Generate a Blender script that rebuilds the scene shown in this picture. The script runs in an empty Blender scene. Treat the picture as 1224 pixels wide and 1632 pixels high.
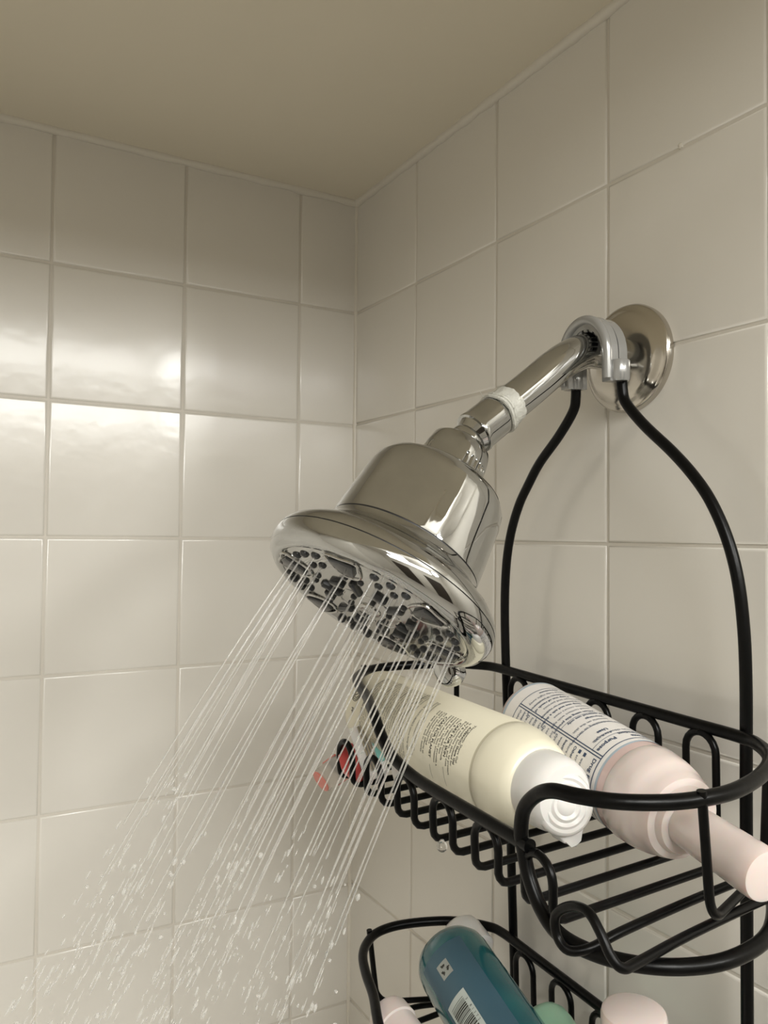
import bpy, bmesh, math, random
from mathutils import Vector, Matrix, Euler
random.seed(7)
PI = math.pi
S = bpy.context.scene
COL = S.collection

# ---------------------------------------------------------------- camera
def cam_basis(yaw, pitch, roll):
    f = Vector((math.sin(yaw)*math.cos(pitch), math.cos(yaw)*math.cos(pitch), math.sin(pitch)))
    r = Vector((math.cos(yaw), -math.sin(yaw), 0)); u = r.cross(f)
    return r*math.cos(roll)+u*math.sin(roll), -r*math.sin(roll)+u*math.cos(roll), f
cd = bpy.data.cameras.new('camera'); cam = bpy.data.objects.new('camera', cd); COL.objects.link(cam)
r_, u_, f_ = cam_basis(0.5189, 0.0317, 0.0098)
M = Matrix((r_, u_, -f_)).transposed().to_4x4(); M.translation = Vector((-0.3527, -0.6752, -0.3223))
cam.matrix_world = M
cd.sensor_fit = 'VERTICAL'; cd.sensor_height = 24; cd.lens = 24*1273.3/1632
cd.clip_start = 0.01; cd.clip_end = 50
S.camera = cam

# ---------------------------------------------------------------- world, lights, exposure
w = bpy.data.worlds.new('world'); S.world = w; w.use_nodes = True
w.node_tree.nodes['Background'].inputs[0].default_value = (0.9, 0.85, 0.75, 1)
w.node_tree.nodes['Background'].inputs[1].default_value = 0.0
def area(name, loc, target, sx, sy, power, color):
    l = bpy.data.lights.new(name, 'AREA'); l.shape = 'RECTANGLE'; l.size = sx; l.size_y = sy
    l.energy = power; l.color = color
    o = bpy.data.objects.new(name, l); COL.objects.link(o); o.location = loc
    o.rotation_euler = (Vector(target)-Vector(loc)).to_track_quat('-Z', 'Y').to_euler()
    return o
WARM = (1.0, 0.995, 0.96)
LAMP = [(0.40, -1.62, 0.165, 15.0)]
area('vanity_bar', (-0.38, -1.70, 0.165), (-0.30, 0, -0.30), 1.25, 0.18, 9.8, WARM)
for i, (x, y, z, e) in enumerate(LAMP):
    l = bpy.data.lights.new('vanity_light', 'POINT'); l.energy = e; l.color = WARM; l.shadow_soft_size = 0.08
    o = bpy.data.objects.new('vanity_light', l); COL.objects.link(o); o.location = (x, y, z)
area('added_bounce_fill', (-0.6, -1.75, 0.45), (-0.6, -1.6, -1), 0.5, 0.5, 17.0, WARM)  # unseen fill, added to lift bounce in the shaded upper shower
S.view_settings.view_transform = 'Standard'; S.view_settings.look = 'None'
S.view_settings.gamma = 1; S.view_settings.use_curve_mapping = False
S.view_settings.exposure = 0.29

# ---------------------------------------------------------------- materials
def mat(name, base, rough=0.5, metal=0.0, **k):
    m = bpy.data.materials.new(name); m.use_nodes = True
    b = m.node_tree.nodes['Principled BSDF']
    b.inputs['Base Color'].default_value = (*base, 1); b.inputs['Roughness'].default_value = rough
    b.inputs['Metallic'].default_value = metal
    for n, v in k.items():
        b.inputs[n.replace('_', ' ')].default_value = v
    return m
def add_bump(m, scale, strength, dist=0.001, detail=2, kind='noise'):
    t = m.node_tree; b = t.nodes['Principled BSDF']
    tc = t.nodes.new('ShaderNodeTexCoord'); n = t.nodes.new('ShaderNodeTexNoise')
    n.inputs['Scale'].default_value = scale; n.inputs['Detail'].default_value = detail
    bp = t.nodes.new('ShaderNodeBump'); bp.inputs['Strength'].default_value = strength; bp.inputs['Distance'].default_value = dist
    t.links.new(tc.outputs['Object'], n.inputs['Vector']); t.links.new(n.outputs['Fac'], bp.inputs['Height'])
    t.links.new(bp.outputs['Normal'], b.inputs['Normal'])
    if 'Coat Normal' in b.inputs: t.links.new(bp.outputs['Normal'], b.inputs['Coat Normal'])
    return m
def add_mottle(m, c2, scale, lo=0.4, hi=0.65, detail=4):
    t = m.node_tree; b = t.nodes['Principled BSDF']
    tc = t.nodes.new('ShaderNodeTexCoord'); n = t.nodes.new('ShaderNodeTexNoise')
    n.inputs['Scale'].default_value = scale; n.inputs['Detail'].default_value = detail
    rp = t.nodes.new('ShaderNodeValToRGB'); rp.color_ramp.elements[0].position = lo; rp.color_ramp.elements[1].position = hi
    rp.color_ramp.elements[0].color = b.inputs['Base Color'].default_value; rp.color_ramp.elements[1].color = (*c2, 1)
    t.links.new(tc.outputs['Object'], n.inputs['Vector']); t.links.new(n.outputs['Fac'], rp.inputs['Fac'])
    t.links.new(rp.outputs['Color'], b.inputs['Base Color'])
    return m
TILE = add_bump(mat('glazed_cream_tile', (0.745, 0.715, 0.655), 0.30, 0, Coat_Weight=0.9, Coat_Roughness=0.16), 60, 0.24, 0.0008)
GROUT = add_bump(mat('grout', (0.66, 0.62, 0.55), 0.5), 900, 0.4, 0.0004)
CAULK = add_bump(mat('caulk', (0.70, 0.66, 0.58), 0.4), 60, 0.5, 0.002)
PAINT = add_bump(mat('ceiling_paint', (0.76, 0.70, 0.57), 0.45), 120, 0.12, 0.0008)
ROOM = mat('room_paint', (0.74, 0.71, 0.65), 0.6)
FLOOR = mat('room_floor', (0.60, 0.57, 0.52), 0.5)
CHROME = add_mottle(add_bump(mat('chrome', (0.55, 0.555, 0.55), 0.05, 1.0), 14, 0.05, 0.001), (0.46, 0.465, 0.46), 25)
NICKEL = mat('brushed_flange_metal', (0.54, 0.51, 0.46), 0.16, 1.0)
FACE = mat('shower_face_chrome', (0.50, 0.50, 0.49), 0.12, 1.0)
RUBBER = mat('dark_nozzle_rubber', (0.035, 0.037, 0.04), 0.22)
SEAM = mat('dark_seam', (0.02, 0.02, 0.02), 0.4)
BLACK = add_bump(mat('black_coated_wire', (0.002, 0.002, 0.002), 0.30, 0, Specular_IOR_Level=0.16), 300, 0.15, 0.0005)
CLIP = mat('grey_plastic', (0.34, 0.34, 0.33), 0.22, 0.35, Coat_Weight=0.6)
TAPE = add_bump(mat('thread_tape', (0.74, 0.73, 0.66), 0.45, 0, Transmission_Weight=0.35), 260, 0.9, 0.002, 5)
CREAM = mat('cream_can', (0.80, 0.755, 0.60), 0.35, 0, Coat_Weight=0.3, Coat_Roughness=0.2)
CREAM_RIM = mat('cream_can_groove', (0.52, 0.48, 0.36), 0.4)
WHITE = mat('white_plastic', (0.76, 0.745, 0.72), 0.3, 0, Subsurface_Weight=0.1, Subsurface_Scale=0.003)
INK = mat('black_ink', (0.03, 0.03, 0.025), 0.5)
PINK = mat('pale_pink_plastic', (0.70, 0.61, 0.575), 0.26, 0, Subsurface_Weight=0.35, Subsurface_Scale=0.006, Coat_Weight=0.4)
PINK_BODY = mat('pink_liquid_body', (0.66, 0.50, 0.47), 0.2, 0, Coat_Weight=0.5)
LABEL = mat('white_label', (0.86, 0.83, 0.80), 0.35)
NAVY = mat('navy_ink', (0.03, 0.06, 0.13), 0.45)
PALEBLUE = mat('pale_blue_edge', (0.42, 0.50, 0.57), 0.4)
TEAL = add_mottle(mat('teal_gel_bottle', (0.005, 0.075, 0.10), 0.18, 0, Coat_Weight=0.6), (0.012, 0.14, 0.145), 22, 0.35, 0.7, 2)
TEAL_LABEL = mat('blue_back_label', (0.05, 0.11, 0.15), 0.4)
BARCODE = mat('barcode_ground', (0.50, 0.55, 0.52), 0.45)
SILVERLAB = mat('silver_label', (0.36, 0.38, 0.36), 0.35, 0.3)
MINT = mat('mint_plastic', (0.36, 0.60, 0.44), 0.3, 0, Subsurface_Weight=0.2, Subsurface_Scale=0.004)
RED = mat('red_razor_grip', (0.45, 0.06, 0.055), 0.3)
CORAL = mat('coral_inlay', (0.72, 0.20, 0.16), 0.35)
CLEARW = mat('frosted_clear_plastic', (0.80, 0.76, 0.70), 0.25, 0, Transmission_Weight=0.65, IOR=1.3)
STEEL = mat('razor_blade_steel', (0.62, 0.60, 0.56), 0.25, 1.0)
AQUA = mat('aqua_strip', (0.22, 0.52, 0.48), 0.4)
def water_mat(name, clear, white):
    m = bpy.data.materials.new(name); m.use_nodes = True; t = m.node_tree
    t.nodes.remove(t.nodes['Principled BSDF']); out = t.nodes['Material Output']
    g = t.nodes.new('ShaderNodeBsdfGlass'); g.inputs['IOR'].default_value = 1.33; g.inputs['Roughness'].default_value = 0.0
    tr = t.nodes.new('ShaderNodeBsdfTransparent'); df = t.nodes.new('ShaderNodeBsdfTranslucent'); d2 = t.nodes.new('ShaderNodeBsdfDiffuse')
    df.inputs[0].default_value = (0.95, 0.95, 0.93, 1); d2.inputs[0].default_value = (0.95, 0.95, 0.93, 1)
    a = t.nodes.new('ShaderNodeMixShader'); a.inputs[0].default_value = clear
    b = t.nodes.new('ShaderNodeMixShader'); b.inputs[0].default_value = white
    c = t.nodes.new('ShaderNodeMixShader'); c.inputs[0].default_value = 0.5
    t.links.new(g.outputs[0], a.inputs[1]); t.links.new(tr.outputs[0], a.inputs[2])
    t.links.new(df.outputs[0], c.inputs[1]); t.links.new(d2.outputs[0], c.inputs[2])
    t.links.new(a.outputs[0], b.inputs[1]); t.links.new(c.outputs[0], b.inputs[2])
    t.links.new(b.outputs[0], out.inputs['Surface'])
    return m
WATER = water_mat('water', 0.42, 0.16)
WATER2 = water_mat('aerated_water', 0.55, 0.30)

# ---------------------------------------------------------------- helpers
def empty(name, loc, label=None, cat=None, group=None, kind=None):
    o = bpy.data.objects.new(name, None); COL.objects.link(o); o.location = loc; o.empty_display_size = 0.01
    tag(o, label, cat, group, kind); return o
def tag(o, label=None, cat=None, group=None, kind=None):
    if label: o['label'] = label
    if cat: o['category'] = cat
    if group: o['group'] = group
    if kind: o['kind'] = kind
    return o
def root_loc(o):
    v = Vector(o.location)
    while o.parent: o = o.parent; v += Vector(o.location)
    return v
def obj(name, bm, m, parent=None, smooth=True, loc=None, **k):
    """bm is in world coordinates; parts are stored relative to their parent"""
    off = root_loc(parent) if parent else Vector((0, 0, 0))
    l = Vector(loc) - off if loc is not None else Vector((0, 0, 0))
    bmesh.ops.translate(bm, verts=bm.verts, vec=-(off + l))
    bmesh.ops.recalc_face_normals(bm, faces=bm.faces)
    me = bpy.data.meshes.new(name); bm.to_mesh(me); bm.free()
    if smooth:
        for p in me.polygons: p.use_smooth = True
        try: me.set_sharp_from_angle(angle=math.radians(42))
        except Exception: pass
    for mm in (m if isinstance(m, (list, tuple)) else [m]): me.materials.append(mm)
    o = bpy.data.objects.new(name, me); COL.objects.link(o); o.location = l
    if parent: o.parent = parent
    tag(o, **k); return o
def perp(d):
    d = d.normalized(); a = Vector((0, 0, 1)) if abs(d.z) < 0.9 else Vector((1, 0, 0))
    e1 = (a - d*a.dot(d)).normalized(); return e1, d.cross(e1)
def spline(pts, sub=8, closed=False):
    P = [Vector(p) for p in pts]; n = len(P); out = []
    rng = range(n if closed else n-1)
    for i in rng:
        if closed: p0, p1, p2, p3 = P[(i-1) % n], P[i], P[(i+1) % n], P[(i+2) % n]
        else: p0, p1, p2, p3 = P[max(i-1, 0)], P[i], P[i+1], P[min(i+2, n-1)]
        for k in range(sub):
            t = k/sub
            out.append(0.5*((2*p1)+(-p0+p2)*t+(2*p0-5*p1+4*p2-p3)*t*t+(-p0+3*p1-3*p2+p3)*t**3))
    if not closed: out.append(P[-1])
    return out
def tube(bm, pts, rad, seg=12, closed=False, caps=True):
    P = [Vector(p) for p in pts]; n = len(P)
    R = rad if isinstance(rad, (list, tuple)) else [rad]*n
    T = []
    for i in range(n):
        if closed: T.append((P[(i+1) % n]-P[i-1]).normalized())
        else: T.append((P[min(i+1, n-1)]-P[max(i-1, 0)]).normalized())
    e1, _ = perp(T[0]); rings = []
    for i in range(n):
        e1 = (e1 - T[i]*e1.dot(T[i])).normalized(); e2 = T[i].cross(e1)
        rings.append([bm.verts.new(P[i]+R[i]*(math.cos(2*PI*k/seg)*e1+math.sin(2*PI*k/seg)*e2)) for k in range(seg)])
    m = n if closed else n-1
    for i in range(m):
        a, b = rings[i], rings[(i+1) % n]
        off = 0
        if closed and i == n-1:
            off = min(range(seg), key=lambda o: (a[0].co-b[o].co).length)
        for k in range(seg):
            bm.faces.new((a[k], a[(k+1) % seg], b[(k+1+off) % seg], b[(k+off) % seg]))
    if caps and not closed:
        bm.faces.new(rings[0][::-1]); bm.faces.new(rings[-1])
    return bm
def lathe(bm, o, d, prof, seg=48, e1=None, cap=True, mi=0, ribs=None):
    o = Vector(o); d = Vector(d).normalized()
    if e1 is None: e1, e2 = perp(d)
    else: e1 = Vector(e1); e2 = d.cross(e1)
    rings = []
    for s, r in prof:
        rings.append([bm.verts.new(o+d*s+(r*(ribs(s, k) if ribs else 1))*(math.cos(2*PI*k/seg)*e1+math.sin(2*PI*k/seg)*e2)) for k in range(seg)])
    for i in range(len(rings)-1):
        for k in range(seg):
            f = bm.faces.new((rings[i][k], rings[i][(k+1) % seg], rings[i+1][(k+1) % seg], rings[i+1][k])); f.material_index = mi
    if cap:
        for rr in (rings[0][::-1], rings[-1]):
            f = bm.faces.new(rr); f.material_index = mi
    return bm
def box(bm, c, ax, ay, az, hx, hy, hz):
    c = Vector(c); vs = []
    for sx in (-1, 1):
        for sy in (-1, 1):
            for sz in (-1, 1): vs.append(bm.verts.new(c+ax*hx*sx+ay*hy*sy+az*hz*sz))
    for f in ((0, 1, 3, 2), (4, 6, 7, 5), (0, 4, 5, 1), (2, 3, 7, 6), (0, 2, 6, 4), (1, 5, 7, 3)):
        bm.faces.new([vs[i] for i in f])
    return vs
def bevel(bm, w_, seg=2):
    bmesh.ops.bevel(bm, geom=bm.edges[:], offset=w_, segments=seg, profile=0.5, affect='EDGES'); return bm
def arc_pts(pts, rad=0.01, n=5):
    """round the corners of a polyline"""
    P = [Vector(p) for p in pts]; out = [P[0]]
    for i in range(1, len(P)-1):
        a, b, c = P[i-1], P[i], P[i+1]
        r = min(rad, (a-b).length*0.49, (c-b).length*0.49)
        p, q = b+(a-b).normalized()*r, b+(c-b).normalized()*r
        for k in range(n+1):
            t = k/n; out.append(p*(1-t)**2+b*2*t*(1-t)+q*t*t)
    out.append(P[-1]); return out
X, Y, Z = Vector((1, 0, 0)), Vector((0, 1, 0)), Vector((0, 0, 1))

# ---------------------------------------------------------------- room shell
def quad_wall(name, c, ax, ay, az, hx, hy, hz, m, **k):
    bm = bmesh.new(); box(bm, c, ax, ay, az, hx, hy, hz)
    return obj(name, bm, m, None, smooth=False, loc=c, kind='structure', **k)
ZF = -2.15
wl = quad_wall('wall_left', (-0.70, 0.05, -1.05), X, Y, Z, 0.80, 0.0491, 1.10, GROUT, label='wall of large cream glazed tiles on the left')
wr = quad_wall('wall_right', (0.05, -0.2105, -1.05), X, Y, Z, 0.0491, 0.2605, 1.10, GROUT, label='wall of large cream glazed tiles carrying the shower arm')
quad_wall('wall_back', (-1.55, -0.375, -1.05), X, Y, Z, 0.05, 0.425, 1.10, TILE)
quad_wall('ceiling', (-0.75, -0.35, 0.02), X, Y, Z, 0.85, 0.45, 0.02, PAINT)
quad_wall('trim_3', (-0.75, -0.79, 0.23), X, Y, Z, 0.85, 0.015, 0.235, PAINT)
# the bathroom beyond the tub
DARKPANEL = mat('dark_reflection_panel', (0.05, 0.04, 0.032), 0.4)  # for dark slabs out of view, added so the chrome reflects dark patches
quad_wall('added_dark_panel_1', (-1.35, -2.67, -1.15), X, Y, Z, 0.45, 0.025, 1.0, DARKPANEL)
quad_wall('added_dark_panel_2', (0.25, -2.67, -1.15), X, Y, Z, 0.45, 0.025, 1.0, DARKPANEL)
quad_wall('wall_front', (-0.6, -2.75, -0.85), X, Y, Z, 1.7, 0.05, 1.35, ROOM)
quad_wall('wall_side', (1.15, -1.3, -0.85), X, Y, Z, 0.05, 1.5, 1.35, ROOM)
quad_wall('wall_end', (-2.35, -1.75, -0.85), X, Y, Z, 0.05, 1.05, 1.35, ROOM)
quad_wall('wall_corner', (0.62, 0.15, -0.85), X, Y, Z, 0.52, 0.05, 1.35, ROOM)
quad_wall('wall_corner', (-1.97, -0.80, -0.85), X, Y, Z, 0.37, 0.05, 1.35, ROOM)
quad_wall('room_ceiling', (-0.6, -1.3, 0.52), X, Y, Z, 1.8, 1.5, 0.05, ROOM)
quad_wall('floor', (-0.6, -1.3, ZF-0.03), X, Y, Z, 1.8, 1.5, 0.03, FLOOR)

def tiles(parent, axis, cols, rows, nvis_c, nvis_r):
    G = 0.0008; cache = {}
    stuff = bmesh.new()
    for ci in range(len(cols)-1):
        for ri in range(len(rows)-1):
            a0, a1, z0, z1 = cols[ci], cols[ci+1], rows[ri], rows[ri+1]
            g0 = 0.0006 if ci == 0 else G
            ww, hh = (a1-a0)-g0-G, (z1-z0)-2*G
            ac, zc = -(a0+g0+a1-G)/2, -(z0+z1)/2
            front = 0.0
            if axis == 'y':
                c = Vector((ac, 0.0035, zc)); ax, ay = X, Y
            else:
                c = Vector((0.0035, ac, zc)); ax, ay = Y, X
            def make(bm, cc):
                box(bm, cc, ax, ay, Z, ww/2, 0.0035, hh/2)
            if ci < nvis_c and ri < nvis_r:
                key = (round(ww, 4), round(hh, 4))
                if key not in cache:
                    bm = bmesh.new(); make(bm, Vector((0, 0, 0)))
                    # rounded, slightly pillowed front edge
                    fr = [e for e in bm.edges if all(v.co.dot(ay) < 0 for v in e.verts)]
                    bmesh.ops.bevel(bm, geom=fr, offset=0.0019, segments=4, profile=0.6, affect='EDGES')
                    bmesh.ops.recalc_face_normals(bm, faces=bm.faces)
                    me = bpy.data.meshes.new('tile'); bm.to_mesh(me); bm.free(); me.materials.append(TILE)
                    for p in me.polygons: p.use_smooth = True
                    me.set_sharp_from_angle(angle=math.radians(60))
                    cache[key] = me
                o = bpy.data.objects.new('tile', cache[key]); COL.objects.link(o)
                o.parent = parent; o.location = c - Vector(parent.location)
                t1, t2 = random.gauss(0, 0.0011), random.gauss(0, 0.0011)
                o.rotation_euler = (t1, 0, t2) if axis == 'y' else (0, t1, t2)
            else:
                make(stuff, c)
    obj('tile_field', stuff, TILE, parent, smooth=False, kind='stuff')
LC = [0, .0587, .1659, .2724] + [.2724+.1075*i for i in range(1, 12)]
LR = [-.0007+0.0015, .1075, .2163, .3246, .4332, .5412, .6482] + [.6482+.108*i for i in range(1, 14)]
RC = [0, .1079, .2175, .3265, .4329, .4700]
RR = [.0008, .1076, .2148, .325, .4323, .5374, .645] + [.645+.108*i for i in range(1, 14)]
tiles(wl, 'y', LC, LR, 8, 9)
tiles(wr, 'x', RC, RR, 7, 9)
def bead(name, a, b, r, parent=None, n=60):
    a, b = Vector(a), Vector(b); bm = bmesh.new()
    pts = [a.lerp(b, i/n) for i in range(n+1)]
    rad = [r*(1+0.10*math.sin(i*1.7)+0.10*random.uniform(-1, 1)) for i in range(n+1)]
    tube(bm, pts, rad, 10); return obj(name, bm, CAULK, None, kind='structure')
bead('trim_1', (-1.45, -0.0005, -0.0005), (0.0, -0.0005, -0.0005), 0.0042, n=120)
bead('trim_2', (-0.0005, 0.0, -0.0005), (-0.0005, -0.47, -0.0005), 0.0042)
bead('trim_4', (0.0, 0.0, 0.0), (0.0, 0.0, -1.6), 0.0022)
# small chipped fleck on a grout line of the right wall
bm = bmesh.new()
lathe(bm, (0.001, -0.3805, -0.1062), (-1, 0, 0), [(-0.001, 0.0022), (0.0010, 0.0016), (0.0016, 0.0004)], 8)
obj('paint_fleck', bm, CAULK, wr)

# tub below (beyond the bottom of the frame)
tub = empty('bathtub', (-0.7, -0.38, ZF), 'white bathtub below the shower, under the frame', 'bathtub')
bm = bmesh.new(); box(bm, (-0.74, -0.735, ZF+0.22), X, Y, Z, 0.70, 0.03, 0.22); bevel(bm, 0.01, 2); obj('apron', bm, WHITE, tub)
bm = bmesh.new(); box(bm, (-0.74, -0.36, ZF+0.06), X, Y, Z, 0.70, 0.345, 0.05); obj('basin_floor', bm, WHITE, tub)

# ---------------------------------------------------------------- shower arm
YF = -0.3447
arm = empty('shower_pipe', (0, YF, -0.2175), 'bent chrome shower arm coming out of a round flange on the right wall', 'pipe')
bm = bmesh.new()
lathe(bm, (0, YF-0.0005, -0.2175), (-1, 0, 0), [(0, .0310), (.0030, .0313), (.0048, .0306), (.0056, .0292), (.0062, .0272), (.0078, .0262), (.0092, .022), (.0100, .0145), (.0100, .0095)], 72)
fl = obj('flange', bm, NICKEL, arm, label='round brushed metal wall flange')
pa = [(0.0, YF, -0.2172), (-0.018, YF, -0.2160), (-0.034, YF, -0.2168), (-0.046, YF, -0.2215), (-0.058, YF, -0.2290), (-0.075, YF, -0.2420), (-0.0985, YF, -0.2593)]
bm = bmesh.new(); tube(bm, spline(pa, 10), 0.0099, 32); obj('pipe', bm, CHROME, arm)
ad = (Vector(pa[-1])-Vector(pa[-2])).normalized()
# thread tape: overlapping ragged turns
tp = Vector((-0.0905, YF, -0.2534))
def ragged(s, k): return 1+0.025*math.sin(k*1.3+s*900)+0.02*math.sin(k*2.9)
bm = bmesh.new()
lathe(bm, tp-ad*0.004, ad, [(0, .0100), (.001, .0104), (.004, .0106), (.008, .0106), (.0115, .0102)], 40, cap=False, ribs=ragged)
tape = obj('thread_tape', bm, TAPE, arm, label='whitish plumber tape wound round the end of the arm')
bm = bmesh.new(); e1, e2 = perp(ad)
for sh, rr in ((0.0048, .0108), (0.0068, .0110)):
    c = tp+ad*sh
    tube(bm, [c+rr*(math.cos(t*2*PI/30)*e1+math.sin(t*2*PI/30)*e2)+ad*0.0006*math.sin(t*0.7) for t in range(30)], 0.0011, 8, closed=True)
for q in range(9):
    a = random.uniform(0, 6.28); c = tp+ad*0.006+.0115*(math.cos(a)*e1+math.sin(a)*e2)
    tube(bm, [c, c+Vector((random.uniform(-.006, .006), random.uniform(-.004, .001), random.uniform(-.003, .004)))], 0.00025, 4)
obj('tape_strand', bm, TAPE, arm)

# ---------------------------------------------------------------- shower head
B = Vector((-0.113, -0.3445, -0.2715))
n = Vector((-0.59020246, -0.07170519, -0.80406432)).normalized()
FC0 = B + n*0.1015; B = B - r_*0.0028; n = (FC0-B).normalized()
e1 = Vector((-0.0424298, 0.99742587, -0.05780438)); e1 = (e1-n*e1.dot(n)).normalized(); e2 = n.cross(e1).normalized()
HC = B
head = empty('showerhead', B, 'large chrome shower head spraying water, hanging from the chrome arm', 'shower head')
# swivel nut sits on the arm
bm = bmesh.new()
nb = tp+ad*0.0085
lathe(bm, nb, ad, [(0, .0100), (.0005, .0108), (.003, .0112), (.0150, .0113), (.0165, .0117), (.0178, .0114), (.0180, .0100), (.0215, .0078)], 40)
obj('swivel_nut', bm, CHROME, head)
bm = bmesh.new(); bmesh.ops.create_uvsphere(bm, u_segments=32, v_segments=16, radius=0.0098, matrix=Matrix.Translation(B+n*0.0030+r_*0.0012))
obj('ball_joint', bm, CHROME, head)
HP = dict(collar0=.0075)
bm = bmesh.new()
def knurl(s, k):
    return 1.0 - (0.045 if (s > .0145 and (k % 4) < 1) else 0)
lathe(bm, B, n, [(.0040, .0105), (.0050, .0142), (.0065, .0158), (.0125, .0168), (.0148, .0170), (.0150, .0170), (.0245, .0184), (.0252, .0187), (.030, .0193)], 144, ribs=lambda s, k: 1.0 - (0.05 if (.0149 < s < .025 and (k % 4) == 0 and (k % 48) < 24) else 0))
obj('collar', bm, CHROME, head, label='ribbed chrome collar')
bm = bmesh.new()
lathe(bm, B, n, [(.0258, .0185), (.0262, .0235), (.0275, .0285), (.0300, .0322), (.0340, .0348), (.0395, .0361), (.050, .0370), (.060, .0380), (.0700, .0388), (.0712, .0388)], 96,
      ribs=lambda s, k: 1.0 - (0.016 if (.036 < s < .069 and k % 96 in (28, 31, 34, 76, 79, 82)) else 0))
body = obj('body', bm, CHROME, head)
bm = bmesh.new(); lathe(bm, B, n, [(.0705, .0384), (.0722, .0384)], 96); obj('seam', bm, SEAM, body)
bm = bmesh.new()
lathe(bm, B, n, [(.0718, .0378), (.0722, .0392), (.0745, .0402), (.0775, .0425), (.0805, .0462), (.0835, .0510), (.0870, .0548), (.0905, .0566), (.0915, .0567)], 120)
skirt = obj('skirt', bm, CHROME, head)
bm = bmesh.new(); lathe(bm, B, n, [(.0910, .0563), (.0922, .0563)], 120); obj('seam', bm, SEAM, skirt)
bm = bmesh.new()
lathe(bm, B, n, [(.0918, .0560), (.0921, .0568), (.0945, .0571), (.0975, .0566), (.1005, .0550), (.1025, .0524), (.1030, .0495), (.1022, .0482), (.1015, .0480)], 120)
bez = obj('bezel', bm, CHROME, head)
FC = B + n*0.1015 - e1*0.0008 - e2*0.0022*0.4
bm = bmesh.new()
lathe(bm, FC-n*0.004, n, [(0, .0478), (.0045, .0478), (.0055, .0465), (.0058, .030), (.0060, .012), (.0062, .010)], 96)
face = obj('spray_face', bm, FACE, head, label='grey chrome spray face full of nozzles')
FZ = 0.0018
PHI = math.radians(-156.0)
def fpt(r, a, h=0.0): return FC + r*(math.cos(a)*e1+math.sin(a)*e2) + n*(FZ+h)
jets = []
def nozzle(r, a, rr, h=0.0019, jet=True):
    bm = bmesh.new(); p = fpt(r, a, -0.001)
    lathe(bm, p, n, [(0, rr*1.15), (.0014, rr*1.12), (h, rr*0.95), (h+.0005, rr*0.65)], 14)
    obj('nozzle', bm, RUBBER, face)
    if jet: jets.append(fpt(r, a, h-0.0005))
def prism(name, poly, h, bev, m):
    bm = bmesh.new(); lo = [bm.verts.new(fpt(r, a, -0.001)) for r, a in poly]; hi = [bm.verts.new(fpt(r, a, h)) for r, a in poly]
    k = len(poly); bm.faces.new(lo[::-1]); bm.faces.new(hi)
    for i in range(k): bm.faces.new((lo[i], lo[(i+1) % k], hi[(i+1) % k], hi[i]))
    bevel(bm, bev, 3); obj(name, bm, m, face)
def pol(x, y): return (math.hypot(x, y), math.atan2(y, x))
D = math.radians
for k in range(6):
    a = PHI+k*PI/3
    for q in (-10, 0, 10): nozzle(.0434 if q else .0438, a+D(q), .0019)
    for q in (-6.1, 6.1): nozzle(.0355, a+D(q), .0017)
    # rounded block and small nozzles inwards
    prism('spray_block', [(.0240, a-D(9)), (.0250, a+D(8)), (.0205, a+D(10)), (.0195, a-D(9))], .0022, .0009, RUBBER)
    jets.append(fpt(.0225, a, .002))
    # big trapezoid pads between the clusters
    b = a+PI/6
    prism('spray_pad', [(.0455, b-D(8.5)), (.0462, b), (.0455, b+D(8.5)), (.0352, b+D(6.5)), (.0325, b), (.0352, b-D(6.5))], .0016, .0009, RUBBER)
    jets.append(fpt(.037, b, .0012))
    # raised chrome rim round the pad
    bm = bmesh.new()
    ring = [(.0470, b-D(10)), (.0472, b), (.0470, b+D(10)), (.0345, b+D(10)), (.0305, b), (.0345, b-D(10))]
    tube(bm, spline([fpt(r, t, .0002) for r, t in ring], 5, True), .0007, 8, closed=True)
    obj('rim', bm, FACE, face)
    # radial oval slot
    bm = bmesh.new(); p, q = fpt(.0155, b+D(3), .0004), fpt(.0245, b+D(3), .0004)
    tube(bm, [p-(q-p)*.12, p, q, q+(q-p)*.12], [.0008, .0019, .0019, .0008], 12)
    obj('spray_slot', bm, RUBBER, face)
    nozzle(.0105, a+D(4), .0014, .0022, True)
    nozzle(.0285, a+D(22), .0014, .0018, False)
    nozzle(.0285, a-D(22), .0014, .0018, False)
    bm = bmesh.new()
    tube(bm, spline([fpt(.0145, a-D(24)), fpt(.016, a, .0), fpt(.0145, a+D(24))], 6), .0006, 8); obj('rim', bm, FACE, face)
bm = bmesh.new(); lathe(bm, FC+n*.0015, n, [(0, .006), (.0015, .0055), (.002, .004), (.0012, .0025), (.0012, .0005)], 32); obj('centre_hub', bm, FACE, face)
# selector lever under the rim
la = math.radians(97)
def rimdir(a): return math.cos(a)*e1+math.sin(a)*e2
LEV = 82.0
ld = rimdir(D(LEV)); lt = n.cross(ld)
bm = bmesh.new()
c = B + n*0.0940 + ld*0.0510
lathe(bm, c, n*0.55+ld*0.83, [(0, .0060), (.004, .0070), (.010, .0080), (.0150, .0076), (.0182, .0052), (.0193, .001)], 28)
obj('selector_lever', bm, CHROME, head, label='rounded chrome selector tab at the lower rim')

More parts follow.
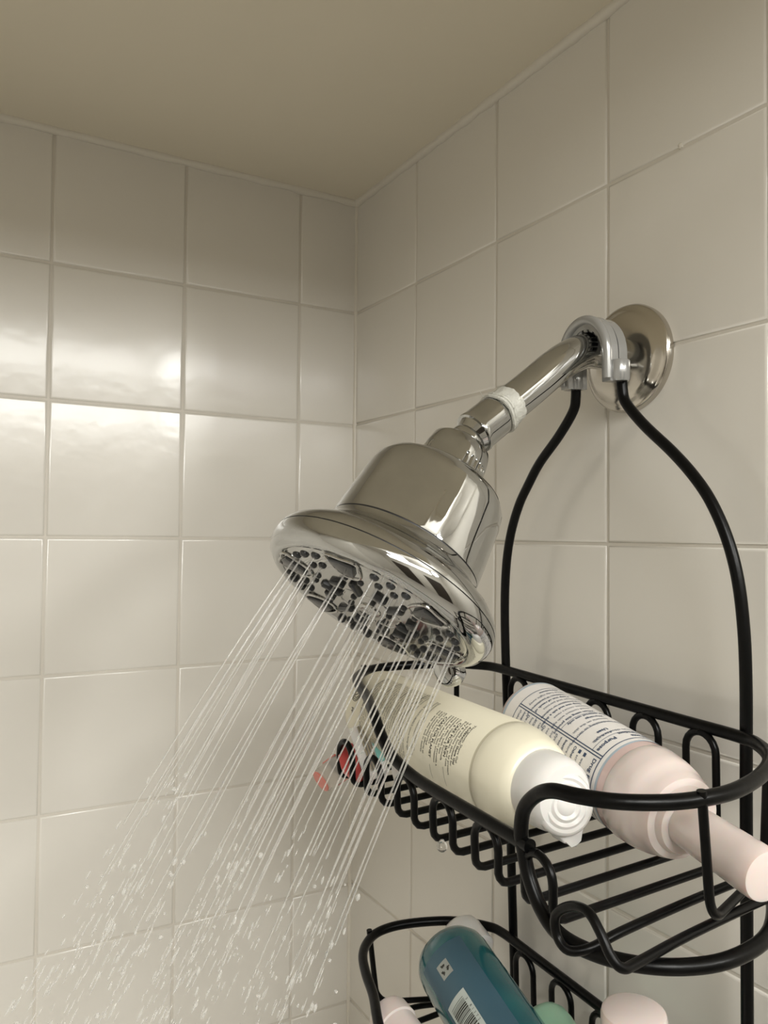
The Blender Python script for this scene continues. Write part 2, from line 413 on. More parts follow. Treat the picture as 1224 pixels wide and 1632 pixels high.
# ---------------------------------------------------------------- shower caddy
al, be, ga = -math.radians(2.7065), -math.radians(1.3316), math.radians(1.3168)
R3 = Matrix.Rotation(be, 3, 'Z') @ Matrix.Rotation(al, 3, 'Y') @ Matrix.Rotation(ga, 3, 'X')
CN, CY, CU = R3 @ Vector((-1, 0, 0)), R3 @ Vector((0, -1, 0)), R3 @ Vector((0, 0, -1))
CO = Vector((-.031, -.3472, -.2165))
def C(y, u, n_): return CO + (CY*y + CU*u + CN*n_)*0.001
RT, RS, RB = .0030, .0029, .00185      # rim, upright, thin bars
caddy = empty('shower_caddy', CO, 'black wire shower caddy with two baskets hanging from the shower arm', 'caddy')
# hook/clip over the pipe
for off, ro, ri, nm in ((-3.2, 25.5, 17.5, 0), (4.2, 26.5, 18.5, 1)):
    bm = bmesh.new(); seg = 28; prof = []
    ring_o, ring_i = [], []
    for i in range(seg+1):
        t = PI*i/seg
        ring_o.append((-ro*.88*math.cos(t)*.84, -ro*.84*math.sin(t)+4)); ring_i.append((-ri*.84*.86*math.cos(t), -ri*.80*math.sin(t)+4))
    path_o = [(ring_o[0][0], 20)]+ring_o+[(ring_o[-1][0], 20)]; path_i = [(ring_i[0][0], 20)]+ring_i+[(ring_i[-1][0], 20)]
    hw = 3.0
    vs = [[bm.verts.new(C(y, u, off+s)) for (y, u) in pp] for pp in (path_o, path_i) for s in (-hw, hw)]
    oo, o1, ii, i1 = vs
    m_ = len(path_o)
    for i in range(m_-1):
        bm.faces.new((oo[i], oo[i+1], o1[i+1], o1[i])); bm.faces.new((ii[i], i1[i], i1[i+1], ii[i+1]))
        bm.faces.new((oo[i], ii[i], ii[i+1], oo[i+1])); bm.faces.new((o1[i], o1[i+1], i1[i+1], i1[i]))
    for i in (0, m_-1): bm.faces.new((oo[i], o1[i], i1[i], ii[i]))
    bmesh.ops.bevel(bm, geom=[e for e in bm.edges if e.calc_face_angle(0) > 0.8], offset=0.0019, segments=3, affect='EDGES')
    if nm == 0: clip = obj('hook_clip', bm, CLIP, caddy, label='grey plastic hook straddling the pipe')
    else: obj('clip_plate', bm, CLIP, clip)
bm = bmesh.new()
tube(bm, [C(q*.90, (u-4)*.90+4, 7.4) for q, u in path_o], .0026, 12); obj('clip_rim', bm, CLIP, clip)
# inner toothed ring gripping the pipe
bm = bmesh.new()
for i in range(11):
    t = PI*(-0.06+1.12*i/10); c = C(-14.2*math.cos(t), -13.6*math.sin(t)+1.5, 3.0)
    rd = (C(-math.cos(t), -math.sin(t), 0)-CO).normalized(); tg = CN.cross(rd)
    box(bm, c, rd, tg, CN, .0026, .0013, .0036)
bevel(bm, .0005, 1); obj('grip_tooth', bm, CLIP, clip)
bm = bmesh.new()
for i in range(9):
    t = PI*(0.02+0.96*i/8); rd = (C(-math.cos(t), -math.sin(t), 0)-CO).normalized(); tg = CN.cross(rd)
    c = C(-11.8*math.cos(t), -11.8*math.sin(t)+1, 5.5)
    v = [bm.verts.new(c-rd*.0015+tg*s) for s in (-.0014, .0014)]+[bm.verts.new(c+rd*.0026)]
    v2 = [bm.verts.new(q.co-CN*.004) for q in v]
    bm.faces.new(v); bm.faces.new(v2[::-1])
    for i2 in range(3): bm.faces.new((v[i2], v[(i2+1) % 3], v2[(i2+1) % 3], v2[i2]))
obj('rubber_tooth', bm, RUBBER, clip)
for s in (-1, 1):
    bm = bmesh.new(); lathe(bm, C(18.2*s+0.6, 8.5, 0), CU, [(0, .0052), (.001, .0060), (.0105, .0057), (.0115, .0052)], 28); obj('clip_socket', bm, CLIP, clip)
# uprights
UP = [(18.5, 12), (18.8, 24), (21.5, 32), (34, 45), (52, 60), (64.5, 73), (74.5, 86), (83, 103), (88.5, 122), (91.3, 145), (92.0, 170), (91.6, 200)]
UP += [(91.2-5.0*(u-220)/400.0, u) for u in range(220, 700, 40)]
for s in (-1, 1):
    bm = bmesh.new(); pts = [C(s*(y-(1.0 if s < 0 and u > 60 else 0)), u, -3) for y, u in UP]
    if s > 0: pts = [C(y*1.0-(.8 if u < 70 else 0), u, -3) for y, u in UP]
    tube(bm, spline(pts, 6), RS, 16); obj('upright_wire', bm, BLACK, caddy)
PLAN = [(-105, 6), (-121, 20), (-131, 38), (-137, 58), (-136, 74), (-129, 89), (-115, 102)]
def basket(u0, main):
    uf = u0+54; um = u0+27
    # one continuous thick wire: rim, dip, bottom hoop
    rim = [(-81, u0+2.6, 106), (-100, u0+1.2, 101), (-116, u0, 95), (-128, u0, 86)] + [(y, u0, n_) for y, n_ in PLAN[::-1][2:]] + [(-92, u0, 2), (-60, u0, 2), (0, u0, 2), (60, u0, 2), (92, u0, 2)]
    rim += [(y, u0, n_) for y, n_ in [(105, 6), (119, 18), (129, 36), (135, 56), (136, 72), (132, 90), (122, 106), (110, 115)]]
    rim += [(98, u0+1.0, 118), (88, u0+6, 118), (80.5, u0+14, 118), (78.3, u0+24, 118), (79.8, u0+31, 118), (83, u0+40.5, 118), (89.5, u0+49.5, 118), (99, u0+55.5, 117.5), (110, u0+58, 113.5)]
    rim += [(y, u0+58.5, n_) for y, n_ in [(123, 106), (133.5, 94), (140, 78), (140.5, 60), (136, 43), (124, 24), (108, 8)]]
    left = [(-81, u0+2.6, 106), (-63, u0+3.4, 113), (-51, u0+5, 117), (-43.5, u0+10, 118.5), (-37.5, u0+16, 118.5), (-29, u0+21.5, 118.5), (-14, u0+25.5, 118), (4, um, 118), (45, um+.5, 118), (84, um+.8, 118)]
    bm = bmesh.new()
    pts = [C(*p) for p in left[::-1][:-1]] + [C(*p) for p in rim]
    tube(bm, spline(pts, 5), RT, 18)
    rimo = obj('basket_rim', bm, BLACK, caddy, label='thick black wire rim of the %s basket' % ('upper' if main else 'lower'))
    # left bottom hoop
    bm = bmesh.new()
    tube(bm, spline([C(y, u0+57, n_) for y, n_ in [(-108, 8), (-123, 24), (-132, 44), (-134, 60)]], 5), RB, 12)
    obj('corner_bar', bm, BLACK, rimo)
    bars = [10+17.5*k for k in range(-8, 8)]
    def front(y): return 118 if abs(y) < 100 else 118-((abs(y)-100)/35.0)**2*30
    def back(y): return 3.5 if abs(y) < 92 else 3.5+((abs(y)-92)/40.0)**2*30
    tl = uf-1.8
    for i, y in enumerate(bars):
        if y < -118 or y > 110: continue
        # bar with its two rising ends; arches are formed with the next bar
        bm = bmesh.new(); nf, nb_ = front(y), back(y)
        fpair = (i % 2 == 0); # front arch joins bars i, i+1 when i even ; back arch joins i-1, i
        yc_f = y+8.75 if i % 2 == 0 else y-8.75
        yc_b = y-8.75 if i % 2 == 0 else y+8.75
        f1, b1 = front(yc_f), back(yc_b)
        end_f = abs(y) < 137
        pts = [C(y, tl, nb_+1), C(y, tl, nf-1)]
        seq = []
        bt = u0+4.5
        # back riser up to arch crown
        has_b = abs(yc_b) < 92
        top_b = bt if has_b else None
        br = []
        if has_b:
            for t in range(6):
                a = PI/2*t/5
                br.append(C(yc_b+(y-yc_b)*math.sin(a), bt-2+9*(1-math.cos(a)), b1))
            br[0] = C(yc_b, bt-2, b1)
            br += [C(y, u0+30, b1)]
        br += [C(y, tl-5, nb_), C(y, tl-3, nb_+.5), C(y, tl-.9, nb_+2.2), C(y, tl, nb_+5)]
        fr = [C(y, tl, nf-5), C(y, tl-.9, nf-2.2), C(y, tl-3, nf-.5), C(y+(yc_f-y)*.03, tl-5, nf)]
        if abs(yc_f) < 112:
            fr.append(C(y, um+12, f1))
            for t in range(6):
                a = PI/2*(1-t/5)
                fr.append(C(yc_f+(y-yc_f)*math.sin(a), um+2+9*(1-math.cos(a)), f1))
        pts = br+[C(y, tl, 40), C(y, tl, 80)]+fr
        tube(bm, pts, RB, 12)
        obj('basket_bar', bm, BLACK, rimo)
    bm = bmesh.new(); v = u0-194
    tube(bm, spline([C(y, u+v, n_) for y, u, n_ in [(112, 245.5, 12), (113, 246, 60), (114.5, 247, 100), (113.5, 249.5, 114), (109, 250.5, 121), (104.5, 246.5, 122.5), (104.3, 239, 122.5), (112, 232.5, 122), (121, 230.6, 122), (127, 235, 122), (131.5, 241.5, 121.5), (134, 245.4, 118.5), (133, 246.3, 110), (130, 246, 80), (127, 246, 32)]], 6), RB, 12)
    obj('basket_bar', bm, BLACK, rimo)
    # U shaped end loops
    for s in (-1, 1):
        bm = bmesh.new()
        pts = [C(s*136, u0-3.5, 80), C(s*135.5, u0+40, 76), C(s*134, u0+46.5, 71), C(s*119, u0+49, 30), C(s*117, u0+44, 20), C(s*118, u0-1, 18)]
        tube(bm, arc_pts(pts, 0.005), RB, 12); obj('end_loop', bm, BLACK, rimo)
    return rimo
basket(194.0, True)
basket(371.0, False)

# ---------------------------------------------------------------- text helper
def text_mesh(txt, size, bold=0.0):
    cu = bpy.data.curves.new('t', 'FONT'); cu.body = txt; cu.size = size; cu.offset = bold; cu.resolution_u = 2
    o = bpy.data.objects.new('t', cu); me = o.to_mesh(); me2 = me.copy() if False else None
    vs = [Vector(v.co) for v in me.vertices]; fs = [list(p.vertices) for p in me.polygons]
    o.to_mesh_clear(); bpy.data.objects.remove(o); bpy.data.curves.remove(cu)
    return vs, fs
class Cyl:
    """print on a cylinder: text up = axis direction d, text runs clockwise seen along d"""
    def __init__(s, o, d, r, ref):
        s.o = Vector(o); s.d = Vector(d).normalized(); s.r = r
        ref = Vector(ref); s.n0 = (ref-s.d*ref.dot(s.d)).normalized(); s.t0 = s.d.cross(s.n0)
    def at(s, t, a, h=0.00012):   # t along the axis, a arc length to the right of the reference direction
        th = a/s.r; nn = s.n0*math.cos(th)+s.t0*math.sin(th)
        return s.o+s.d*t+nn*(s.r+h)
    def text(s, bm, txt, t, a, size, bold=0.0, width=None):
        vs, fs = text_mesh(txt, size, bold)
        if not vs: return
        sc = 1.0
        if width:
            w0 = max(v.x for v in vs); sc = width/max(w0, 1e-6)
        nv = [bm.verts.new(s.at(t+v.y, a+v.x*sc)) for v in vs]
        for f in fs:
            try: bm.faces.new([nv[i] for i in f])
            except ValueError: pass
    def patch(s, bm, t0, t1, a0, a1, h=0.0001, n=None, mi=0):
        k = n or max(1, int(abs(a1-a0)/0.0015))
        A = [(bm.verts.new(s.at(t0, a0+(a1-a0)*i/k, h)), bm.verts.new(s.at(t1, a0+(a1-a0)*i/k, h))) for i in range(k+1)]
        for i in range(k): f = bm.faces.new((A[i][0], A[i+1][0], A[i+1][1], A[i][1])); f.material_index = mi
CAMP = Vector((-0.3527, -0.6752, -0.3223))

# ---------------------------------------------------------------- cream shave gel can
A0, A1 = C(-122, 216.3, 77.5), C(66, 215.6, 82)
d = (A1-A0).normalized(); LEN = (A1-A0).length
can = empty('shave_gel_can', A0, 'cream shave gel can with white cap, lying in the upper basket', 'can')
bm = bmesh.new(); RCN = .0248
lathe(bm, A0, d, [(0, .0215), (.0010, .0235), (.0030, .0245), (.006, RCN), (.145, RCN), (.1458, .0244), (.1466, .0243), (.1475, .0246), (.152, .0242), (.158, .0230), (.164, .0210), (.168, .0190), (.169, .0172)], 80)
canb = obj('can_body', bm, CREAM, can)
bm = bmesh.new(); lathe(bm, A0, d, [(.1455, .02462), (.1462, .02445), (.1470, .02445)], 80, cap=False); obj('groove_line', bm, CREAM_RIM, can)
bm = bmesh.new()
lathe(bm, A0, d, [(.1660, .0165), (.1665, .0173), (.174, .0174), (.180, .0169), (.1840, .0158), (.1860, .0140)], 64)
cap = obj('cap', bm, WHITE, can)
cf = A0+d*.1856; ce1, ce2 = perp(d)
down = (-Z-d*(-Z).dot(d)).normalized(); side = d.cross(down)
bm = bmesh.new()   # actuator disc with rings
tocam = (CAMP-cf).normalized(); da = (d+tocam*.62).normalized(); co = cf+down*.003-d*.0010
lathe(bm, co, da, [(-.012, .0140), (.0015, .0138), (.0030, .0128), (.0034, .0118), (.0026, .0105), (.0036, .0092), (.0030, .0076), (.0040, .0062), (.0034, .0046), (.0044, .003), (.0044, .001)], 56)
obj('actuator', bm, WHITE, cap)
bm = bmesh.new(); lathe(bm, co, da, [(.0006, .01385), (.0012, .0139)], 56, cap=False); obj('gap_ring', bm, SEAM, cap)
bm = bmesh.new()   # pointed spout tab
sd = (down*0.9+side*0.35).normalized() if side.dot(CAMP-cf) < 0 else (down*0.9-side*0.35).normalized()
sq = d.cross(sd)
tabp = [(-.0085, .009), (.0085, .009), (.006, .0165), (.0022, .0195), (0, .0225), (-.0022, .0195), (-.006, .0165)]
lo = [bm.verts.new(co+sq*a+sd*b-d*.008) for a, b in tabp]; hi = [bm.verts.new(co+sq*a+sd*b+d*(.0015-.1*max(0, b-.012))) for a, b in tabp]
bm.faces.new(lo[::-1]); bm.faces.new(hi)
for i in range(7): bm.faces.new((lo[i], lo[(i+1) % 7], hi[(i+1) % 7], hi[i]))
bevel(bm, .0010, 3); obj('spout', bm, WHITE, cap)
mid = A0+d*.09
cy = Cyl(A0, d, RCN, CAMP-mid)
bm = bmesh.new()
def right(c_, t, txt, size, a, bold=0.0): c_.text(bm, txt, t, a, size, bold)
LINES = ['Therapeutic Shave Gel', '*AVEENO\u00ae Shave Gel', 'is specially formulated for', 'dry & sensitive skin, to protect', 'from burns, nicks, and cuts', '#CARE FOR SKIN',
         'Oat & Vitamin E Formula', 'soothes skin, with less', 'soap free \u2022 helps to provide a', 'smooth shave, less irritation', 'natural oat extract', '#CARE FOR PLANET', 'are free from GMO', 'Cans always recycled', 'and sustainability efforts at', 'our web site and in stores']
tt = .1355
for s_ in LINES:
    b = s_[0] in '*#'; h = .0027 if s_[0] == '#' else .0023
    tt -= .0026 if s_[0] == '#' else .0022
    right(cy, tt, s_.lstrip('*#'), h, -.0115 if b else -.0135, .00006 if b else .00001)
    if s_[0] == '#': cy.patch(bm, tt+.0006, tt+.0008, .0125 if 'SKIN' in s_ else .0150, .0230)
for i, t in enumerate([.0925, .0900, .0850]): right(cy, t, ['Questions? call toll free weekdays', 'Distributed for customers worldwide', 'ACTIVE NATURALS since long ago'][i], .0022, -.018)
FILL = ['Directions: wet skin and dispense gel onto fingertips', 'gently smooth over the skin, shave and rinse well', 'WARNING: contents under pressure. Do not puncture',
        'or incinerate. Do not expose to heat or store above', '120 F. Keep out of reach of children. Use only as', 'directed. Ingredients: water, palmitic acid, glycerin', 'stearic acid, isopentane, sunflower seed oil, oat']
for i in range(24): right(cy, .0800-.0024*i, FILL[i % 7], .0021, -.021, .00005 if i % 7 == 2 else 0)
right(cy, .0125, 'PP', .0035, .006, .0001)
obj('printed_text', bm, INK, can, smooth=False)
bm = bmesh.new()
for rr in (.0030, .0042, .0052):
    pts = [cy.at(.0130+rr*math.sin(t*2*PI/28), -.003+rr*math.cos(t*2*PI/28), .0001) for t in range(28)]
    tube(bm, pts, .00022, 4, closed=True)
tube(bm, [cy.at(.0115, -.0045, .0001), cy.at(.0145, -.003, .0001), cy.at(.0115, -.0015, .0001)], .0003, 4)
obj('printed_seal', bm, INK, can)

# ---------------------------------------------------------------- pink foam pump bottle
P0 = C(-31, 210, 24.5); P1 = C(88, 220, 45); d = (P1-P0).normalized()
pump = empty('foam_pump_bottle', P0, 'pale pink foam pump bottle with white and navy label lying behind the cream can', 'bottle')
bm = bmesh.new(); RP = .0226
lathe(bm, P0, d, [(0, .0175), (.001, .0205), (.004, .0222), (.007, RP), (.104, RP), (.107, .0224)], 72)
obj('bottle_body', bm, PINK_BODY, pump)
bm = bmesh.new()
lathe(bm, P0, d, [(.1050, .0228), (.1056, .0231), (.110, .0229), (.116, .0222), (.1215, .0210), (.1222, .0202), (.127, .0193), (.1310, .0178), (.1320, .0150), (.1350, .0138), (.1355, .0118)], 72)
coll = obj('pump_collar', bm, PINK, pump, label='stepped pale pink pump shoulder')
bm = bmesh.new()
lathe(bm, P0+CN*0.0012, d, [(.128, .0096), (.134, .0096), (.170, .0102), (.1765, .0102), (.1785, .0096), (.1790, .0080), (.1792, .001)], 56)
obj('pump_head', bm, PINK, pump)
cyp = Cyl(P0, d, RP, CAMP-(P0+d*.05))
bm = bmesh.new(); cyp.patch(bm, .0060, .1000, -.060, .060, .00015, 90); obj('label_sheet', bm, LABEL, pump)
bm = bmesh.new()
cyp.patch(bm, .0985, .1000, -.060, .060, .0002, 90); obj('label_border', bm, PALEBLUE, pump)
bm = bmesh.new(); cyp.patch(bm, .0060, .0080, -.060, .060, .0002, 90); obj('label_border', bm, PALEBLUE, pump)
cyq = Cyl(P0+d*.007, d, RP+.0002, CAMP-(P0+d*.05))
bm = bmesh.new()
PS = -.0028                                  # arc position of the dividing line
cyq.patch(bm, .0885, .0891, -.055, .045); cyq.patch(bm, .0100, .0105, -.055, .045)
for a in (PS-.0007, PS+.0007, -.040, .040): cyq.patch(bm, .0100, .0888, a-.00025, a+.00025)
for t in (.080, .066, .052, .034, .022): cyq.patch(bm, t, t+.0003, -.039, PS-.001)
for t in (.030, .018): cyq.patch(bm, t, t+.0003, PS+.001, .039)
cyq.text(bm, 'Drug Facts (continued)', .0845, PS+.002, .0034, .00008)
cyq.text(bm, 'Purpose', .0825, PS-.0130, .0034, .0001); cyq.text(bm, 'Antiseptic', .0765, PS-.0150, .0028)
cyq.text(bm, 'Drug Facts', .0845, -.038, .0034, .0001); cyq.text(bm, 'Active ingredient', .0805, -.038, .0028, .00006); cyq.text(bm, 'Benzalkonium chloride 0.13%', .0765, -.038, .0026)
cyq.text(bm, 'Uses', .0725, -.018, .0030, .0001); 
L1 = ['for handwashing to decrease', 'bacteria on the skin', 'Warnings', 'For external use only', 'When using this product', 'avoid contact with eyes', 'if contact occurs rinse', 'Stop use and ask a doctor', 'if irritation or redness', 'develops and persists', 'Keep out of reach of', 'children. If swallowed get', 'medical help right away', 'Directions']
tt = .0690
for i, s_ in enumerate(L1):
    tt -= .0040
    cyq.text(bm, s_, tt, -.026 if i % 3 else -.030, .0026, .00006 if s_[0].isupper() else 0)
L2 = ['\u25a0 wet hands and apply palmful', '\u25a0 scrub thoroughly, rinse well', 'Other information', 'store at room temperature', 'Inactive ingredients', 'water, lauramine oxide', 'glycerin, fragrance, citric acid', 'sodium benzoate, salicylate', 'cocamidopropylamine', 'Questions or comments?', 'call toll free weekdays', 'product pump dispenses', 'foam. Not a refill', 'Do not use near eyes', 'keep upright when open', 'shake if settled']
tt = .0810
for i, s_ in enumerate(L2):
    tt -= .0042
    if tt > .0115: cyq.text(bm, s_, tt, PS+.002, .0026, .00005 if s_[0].isupper() else 0)
obj('printed_text', bm, NAVY, pump, smooth=False)

# ---------------------------------------------------------------- teal bottle, lower basket
T0 = C(-95, 367.5, 48); T1 = C(28, 398, 58); d = (T1-T0).normalized()
teal = empty('teal_gel_bottle', T0, 'teal bottle with barcode label leaning in the lower basket', 'bottle')
bm = bmesh.new(); RTL = .0238
lathe(bm, T0, d, [(0, .004), (.0008, .010), (.0030, .0160), (.0070, .0205), (.012, .0230), (.018, RTL), (.118, RTL), (.126, .022), (.132, .017), (.135, .012)], 72)
obj('bottle_body', bm, TEAL, teal)
bm = bmesh.new(); lathe(bm, T0, d, [(.133, .0128), (.134, .0135), (.152, .0135), (.153, .012)], 40); obj('cap', bm, WHITE, teal)
cyt = Cyl(T0, d, RTL, CAMP-(T0+d*.05))
bm = bmesh.new(); cyt.patch(bm, .0190, .118, -.012, .021, .00015, 40); lab = obj('back_label', bm, TEAL_LABEL, teal)
tO = 0.006
bm = bmesh.new(); cyt.patch(bm, .0275, .0375, tO-.0035, tO+.0045, .0003); obj('recycling_patch', bm, SILVERLAB, teal)
bm = bmesh.new(); cyt.patch(bm, .0500, .100, tO-.0030, tO+.0125, .0003); obj('barcode_patch', bm, BARCODE, teal)
cyt2 = Cyl(T0, d, RTL+.0003, CAMP-(T0+d*.05))
bm = bmesh.new()
t = .0535
while t < .098:
    w_ = random.choice([.0003, .0003, .0006, .0009]); cyt2.patch(bm, t, t+w_, tO, tO+.0110, n=8); t += w_+random.choice([.0004, .0005, .0009])
for k, ch in enumerate('3 81372 02276 9'):
    vs, fs = text_mesh(ch, .0022)
    if vs:
        nv = [bm.verts.new(cyt2.at(.056+k*.0024+v.x, tO-.0006-v.y)) for v in vs]
        for f in fs:
            try: bm.faces.new([nv[i] for i in f])
            except ValueError: pass
# recycling arrows: three bent arrows
for k in range(3):
    a = k*2*PI/3
    def q(r, t_): return cyt2.at(.0325+r*math.sin(t_), tO+.0005+r*math.cos(t_))
    for j in range(5):
        t0, t1 = a+j*.26, a+(j+1)*.26
        r0, r1 = (.0016, .0030) if j < 3 else ((.0012, .0036) if j == 3 else (.0020, .0026))
        v = [bm.verts.new(q(r0, t0)), bm.verts.new(q(r1, t0)), bm.verts.new(q(r1 if j < 4 else .0023, t1)), bm.verts.new(q(r0 if j < 4 else .0022, t1))]
        bm.faces.new(v)
obj('printed_marks', bm, INK, teal, smooth=False)

# ---------------------------------------------------------------- mint bottle, white flip cap bottle, others in the lower basket
M0 = C(-30, 372, 26); d = (C(40, 398, 34)-M0).normalized()
M0 = M0+CU*.010; mint = empty('mint_bottle', M0, 'small mint green bottle behind the teal bottle in the lower basket', 'bottle')
bm = bmesh.new(); lathe(bm, M0, d, [(0, .003), (.0015, .009), (.004, .0130), (.008, .0155), (.014, .0165), (.070, .0165), (.076, .013), (.078, .010)], 48); obj('bottle_body', bm, MINT, mint)
bm = bmesh.new(); lathe(bm, M0, d, [(.077, .0095), (.078, .0105), (.092, .0105), (.093, .009)], 32); obj('cap', bm, WHITE, mint)
W0 = C(71, 420, 50); W1 = C(71, 315.5, 50); d = (W1-W0).normalized()
wb = empty('white_flip_cap_bottle', W0, 'white bottle with pale pinkish flip cap, standing at the right of the lower basket', 'bottle')
bm = bmesh.new(); lathe(bm, W0, d, [(0, .018), (.002, .0195), (.070, .0195), (.078, .0175), (.082, .0135)], 48); obj('bottle_body', bm, WHITE, wb)
bm = bmesh.new(); lathe(bm, W0, d, [(.080, .0140), (.081, .0148), (.1005, .0148), (.1025, .0142), (.1035, .0125), (.1036, .001)], 56)
wc = obj('flip_cap', bm, PINK, wb)
bm = bmesh.new(); box(bm, W0+d*.0985+CY*.0150+CN*.002, CY, CN, d, .0035, .0050, .0032); bevel(bm, .0011, 2); obj('thumb_tab', bm, PINK, wc)
Q0 = C(-88, 398, 88); d = (C(-52, 372, 106)-Q0).normalized()
d = (C(-20, 396, 95)-C(-88, 384, 98)).normalized(); Q0 = C(-84, 388, 97)
pk = empty('pale_pink_bottle', Q0, 'pale pink bottle at the front left of the lower basket', 'bottle')
bm = bmesh.new(); lathe(bm, Q0, d, [(0, .006), (.002, .0115), (.005, .0130), (.014, .0134), (.0145, .0122), (.060, .0122), (.062, .010)], 48)
obj('bottle_body', bm, PINK, pk)
V0 = C(-124, 374, 20); d = (C(-60, 404, 20)-V0).normalized()
vb = empty('white_soap_bottle', V0, 'white rounded bottle end showing behind the teal bottle', 'bottle')
bm = bmesh.new(); lathe(bm, V0, d, [(0, .004), (.0015, .009), (.005, .0135), (.011, .0155), (.024, .0160), (.026, .014)], 48); obj('bottle_body', bm, WHITE, vb)

# ---------------------------------------------------------------- razor at the left front corner
rz = empty('disposable_razor', C(-95, 232, 108), 'pink and white razor with aqua strip at the left end of the upper basket', 'razor')
hx = (C(-86, 236, 104)-C(-114, 215, 100)).normalized()            # along the blades
vw = (CAMP-C(-100, 225, 104)).normalized()
hy = vw.cross(hx).normalized(); hn = hx.cross(hy).normalized()
if hy.dot(CY) > 0: hy = -hy; hn = -hn
if hn.dot(vw) < 0: hn = -hn
HC0 = C(-85, 229, 104)
def rbox(name, m, cx, cyy, cz, sx, sy, sz, bv, parent, lab=None):
    bm = bmesh.new(); box(bm, HC0+hx*cx+hy*cyy+hn*cz, hx, hy, hn, sx, sy, sz); bevel(bm, bv, 2); return obj(name, bm, m, parent, label=lab)
rh = rbox('razor_head', WHITE, 0, .0, -.002, .0180, .0075, .0030, .0012, rz)
for k in range(3): rbox('blade', STEEL, .0, -.0022+.0018*k, .0014, .0160, .0007, .0007, .0002, rh)
rbox('aqua_strip', AQUA, -.002, -.0055, .0013, .0140, .0020, .0008, .0003, rh)
bm = bmesh.new()
gp = [(-.008, .0075), (.015, .0075), (.018, .0120), (.006, .0185), (-.004, .0180), (-.010, .0125)]
lo = [bm.verts.new(HC0+hx*a+hy*b-hn*.006) for a, b in gp]; hi = [bm.verts.new(HC0+hx*a+hy*b+hn*.000) for a, b in gp]
bm.faces.new(lo[::-1]); bm.faces.new(hi)
for i in range(6): bm.faces.new((lo[i], lo[(i+1) % 6], hi[(i+1) % 6], hi[i]))
bevel(bm, .001, 2); obj('grip', bm, RED, rz, label='red grip behind the blades')
h0 = HC0+hy*.015-hn*.006; h1 = C(-146, 265, 107)
hd = (h1-h0).normalized(); hs = hd.cross(vw).normalized(); hu = hs.cross(hd)
bm = bmesh.new(); L_ = (h1-h0).length
outl = [(0, -.0052), (0, .0052), (.010, .0075), (L_*.6, .0080), (L_-.003, .0078), (L_+.003, .005), (L_+.005, 0), (L_+.003, -.005), (L_-.003, -.0078), (L_*.6, -.0080), (.010, -.0075)]
lo = [bm.verts.new(h0+hd*a+hs*b-hu*.003) for a, b in outl]; hi = [bm.verts.new(h0+hd*a+hs*b+hu*.003) for a, b in outl]
bm.faces.new(lo[::-1]); bm.faces.new(hi)
for i in range(len(outl)): bm.faces.new((lo[i], lo[(i+1) % len(outl)], hi[(i+1) % len(outl)], hi[i]))
bevel(bm, .0012, 2); hnd = obj('handle', bm, CLEARW, rz, label='frosted translucent handle')
bm = bmesh.new()
oc = h0+hd*(L_-.0055)+hu*.0030
lathe(bm, oc, hu, [(0, .0078), (.0006, .0075), (.0008, .0055)], 28, e1=hd)
for v in bm.verts:
    q = v.co-oc; a = q.dot(hs); v.co -= hs*a*0.05; v.co += hd*q.dot(hd)*0.1
obj('coral_inlay', bm, CORAL, hnd)
for s in (-1, 1):
    bm = bmesh.new(); tube(bm, [h0+hd*.008+hs*s*.0078, h0+hd*(L_*.62)+hs*s*.0082], .0006, 8); obj('red_edge', bm, CORAL, hnd)
# folded white plastic scrap beside the razor
sc = empty('plastic_scrap', C(-70, 232, 108), 'small white plastic piece wedged under the cream can', 'plastic')
bm = bmesh.new()
q0 = [C(-66, 212, 100), C(-52, 226, 103), C(-44, 232, 104), C(-52, 243, 104), C(-58, 236, 103), C(-62, 226, 102)]
lo = [bm.verts.new(p) for p in q0]; hi = [bm.verts.new(p-CN*.003) for p in q0]
bm.faces.new(lo[::-1]); bm.faces.new(hi)
for i in range(6): bm.faces.new((lo[i], lo[(i+1) % 6], hi[(i+1) % 6], hi[i]))
bevel(bm, .0006, 1); obj('plastic_shell', bm, WHITE, sc)

# ---------------------------------------------------------------- hanging drop
bm = bmesh.new()
dp = C(15.5, 245.6, 116.5)
lathe(bm, dp, -Z, [(-.0015, .0008), (.0, .0020), (.0015, .0026), (.0030, .0024), (.0040, .0014), (.0043, .0003)], 20)
obj('water_drop', bm, water_mat('clear_water', 0.1, 0.02), None, loc=dp, label='single water drop hanging under the front loops of the upper basket', cat='drop')

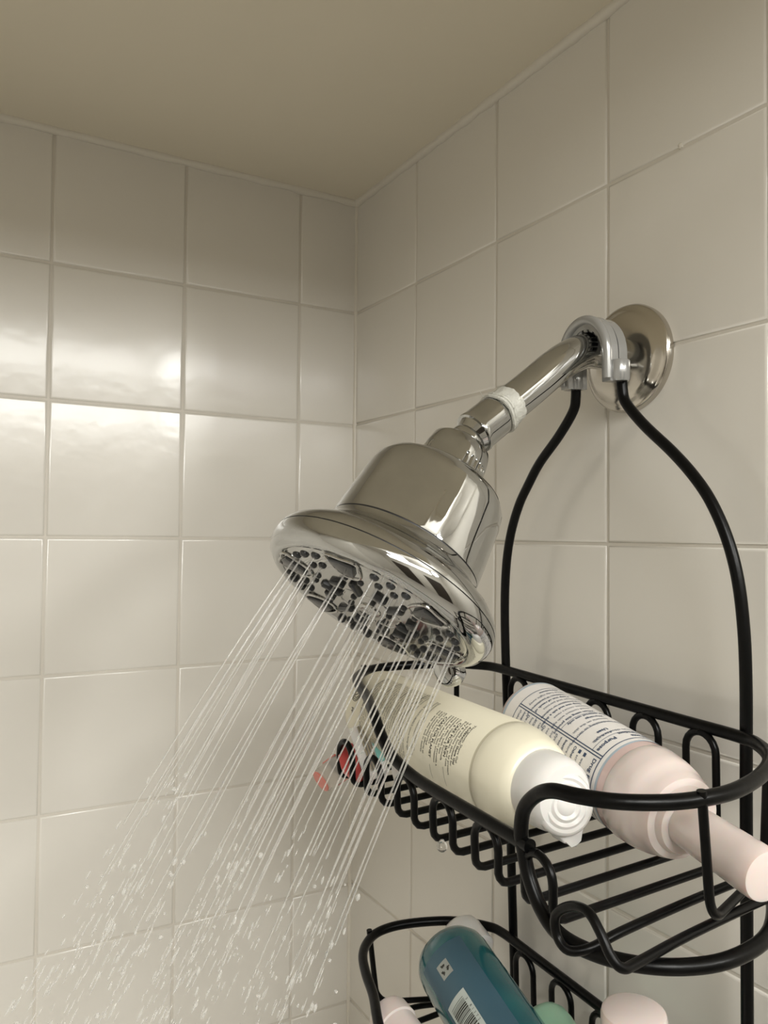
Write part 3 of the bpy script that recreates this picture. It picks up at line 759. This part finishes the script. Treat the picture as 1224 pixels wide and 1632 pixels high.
# ---------------------------------------------------------------- water
spray = empty('water_spray', FC, 'jets and drops of water falling from the shower head to the lower left', 'water')
rnd = random.Random(11)
def traj(p0, v0, t): return p0+v0*t+Vector((0, 0, -4.9))*t*t
drops = bmesh.new()
def droplet(bm, c, dirv, r, l):
    e1_, e2_ = perp(dirv); dd = dirv.normalized()
    a = bm.verts.new(c-dd*l); b = bm.verts.new(c+dd*l); k = 5
    r1 = [bm.verts.new(c-dd*l*.45+r*(math.cos(2*PI*i/k)*e1_+math.sin(2*PI*i/k)*e2_)) for i in range(k)]
    r2 = [bm.verts.new(c+dd*l*.45+r*(math.cos(2*PI*i/k)*e1_+math.sin(2*PI*i/k)*e2_)) for i in range(k)]
    for i in range(k):
        j = (i+1) % k
        bm.faces.new((a, r1[j], r1[i])); bm.faces.new((r1[i], r1[j], r2[j], r2[i])); bm.faces.new((r2[i], r2[j], b))
for p0 in jets:
    rel = p0-FC; rad = rel-n*rel.dot(n)
    dv = (n + rad*0.8 + Vector((rnd.gauss(0, .012), rnd.gauss(0, .012), rnd.gauss(0, .012)))).normalized()
    sp = rnd.uniform(2.7, 3.0); v0 = dv*sp
    LB = rnd.uniform(.085, .15)                        # length of the unbroken strand
    ts = [LB/sp*i/14 for i in range(15)]
    pts = [traj(p0, v0, t) for t in ts]
    ph = rnd.uniform(0, 6)
    rr = [.00040*(1-.25*i/14)*(1+.12*math.sin(i*1.9+ph)) for i in range(15)]
    bm = bmesh.new(); tube(bm, pts, rr, 8); obj('water_jet', bm, WATER, spray)
    # then it breaks up
    s_ = LB
    while s_ < .62:
        t = s_/sp; f = (s_-LB)/.45
        wob = .0008+.010*max(0, f)**1.3
        c = traj(p0, v0, t)+Vector((rnd.gauss(0, wob), rnd.gauss(0, wob), rnd.gauss(0, wob)))
        v = v0+Vector((0, 0, -9.8))*t
        if c.y < -0.004 and c.x < -0.004 and c.z > -0.95:
            droplet(drops, c, v, rnd.uniform(.00016, .00038), rnd.uniform(.0008, .0035))
        s_ += rnd.expovariate(1/.0050)
for i in range(700):                                    # loose drops round the jets
    p0 = rnd.choice(jets); s_ = rnd.uniform(.10, .60); f = s_/.6
    rel = p0-FC; rad = rel-n*rel.dot(n); v0 = (n+rad*1.5).normalized()*2.9
    c = traj(p0, v0, s_/2.9)+Vector((rnd.gauss(0, .028*f), rnd.gauss(0, .028*f), rnd.gauss(0, .02*f)))
    if c.y < -0.004 and c.x < -0.004:
        droplet(drops, c, v0+Vector((0, 0, -2)), rnd.uniform(.0004, .0009), rnd.uniform(.0006, .0020))
obj('droplets', drops, WATER2, spray, kind='stuff')
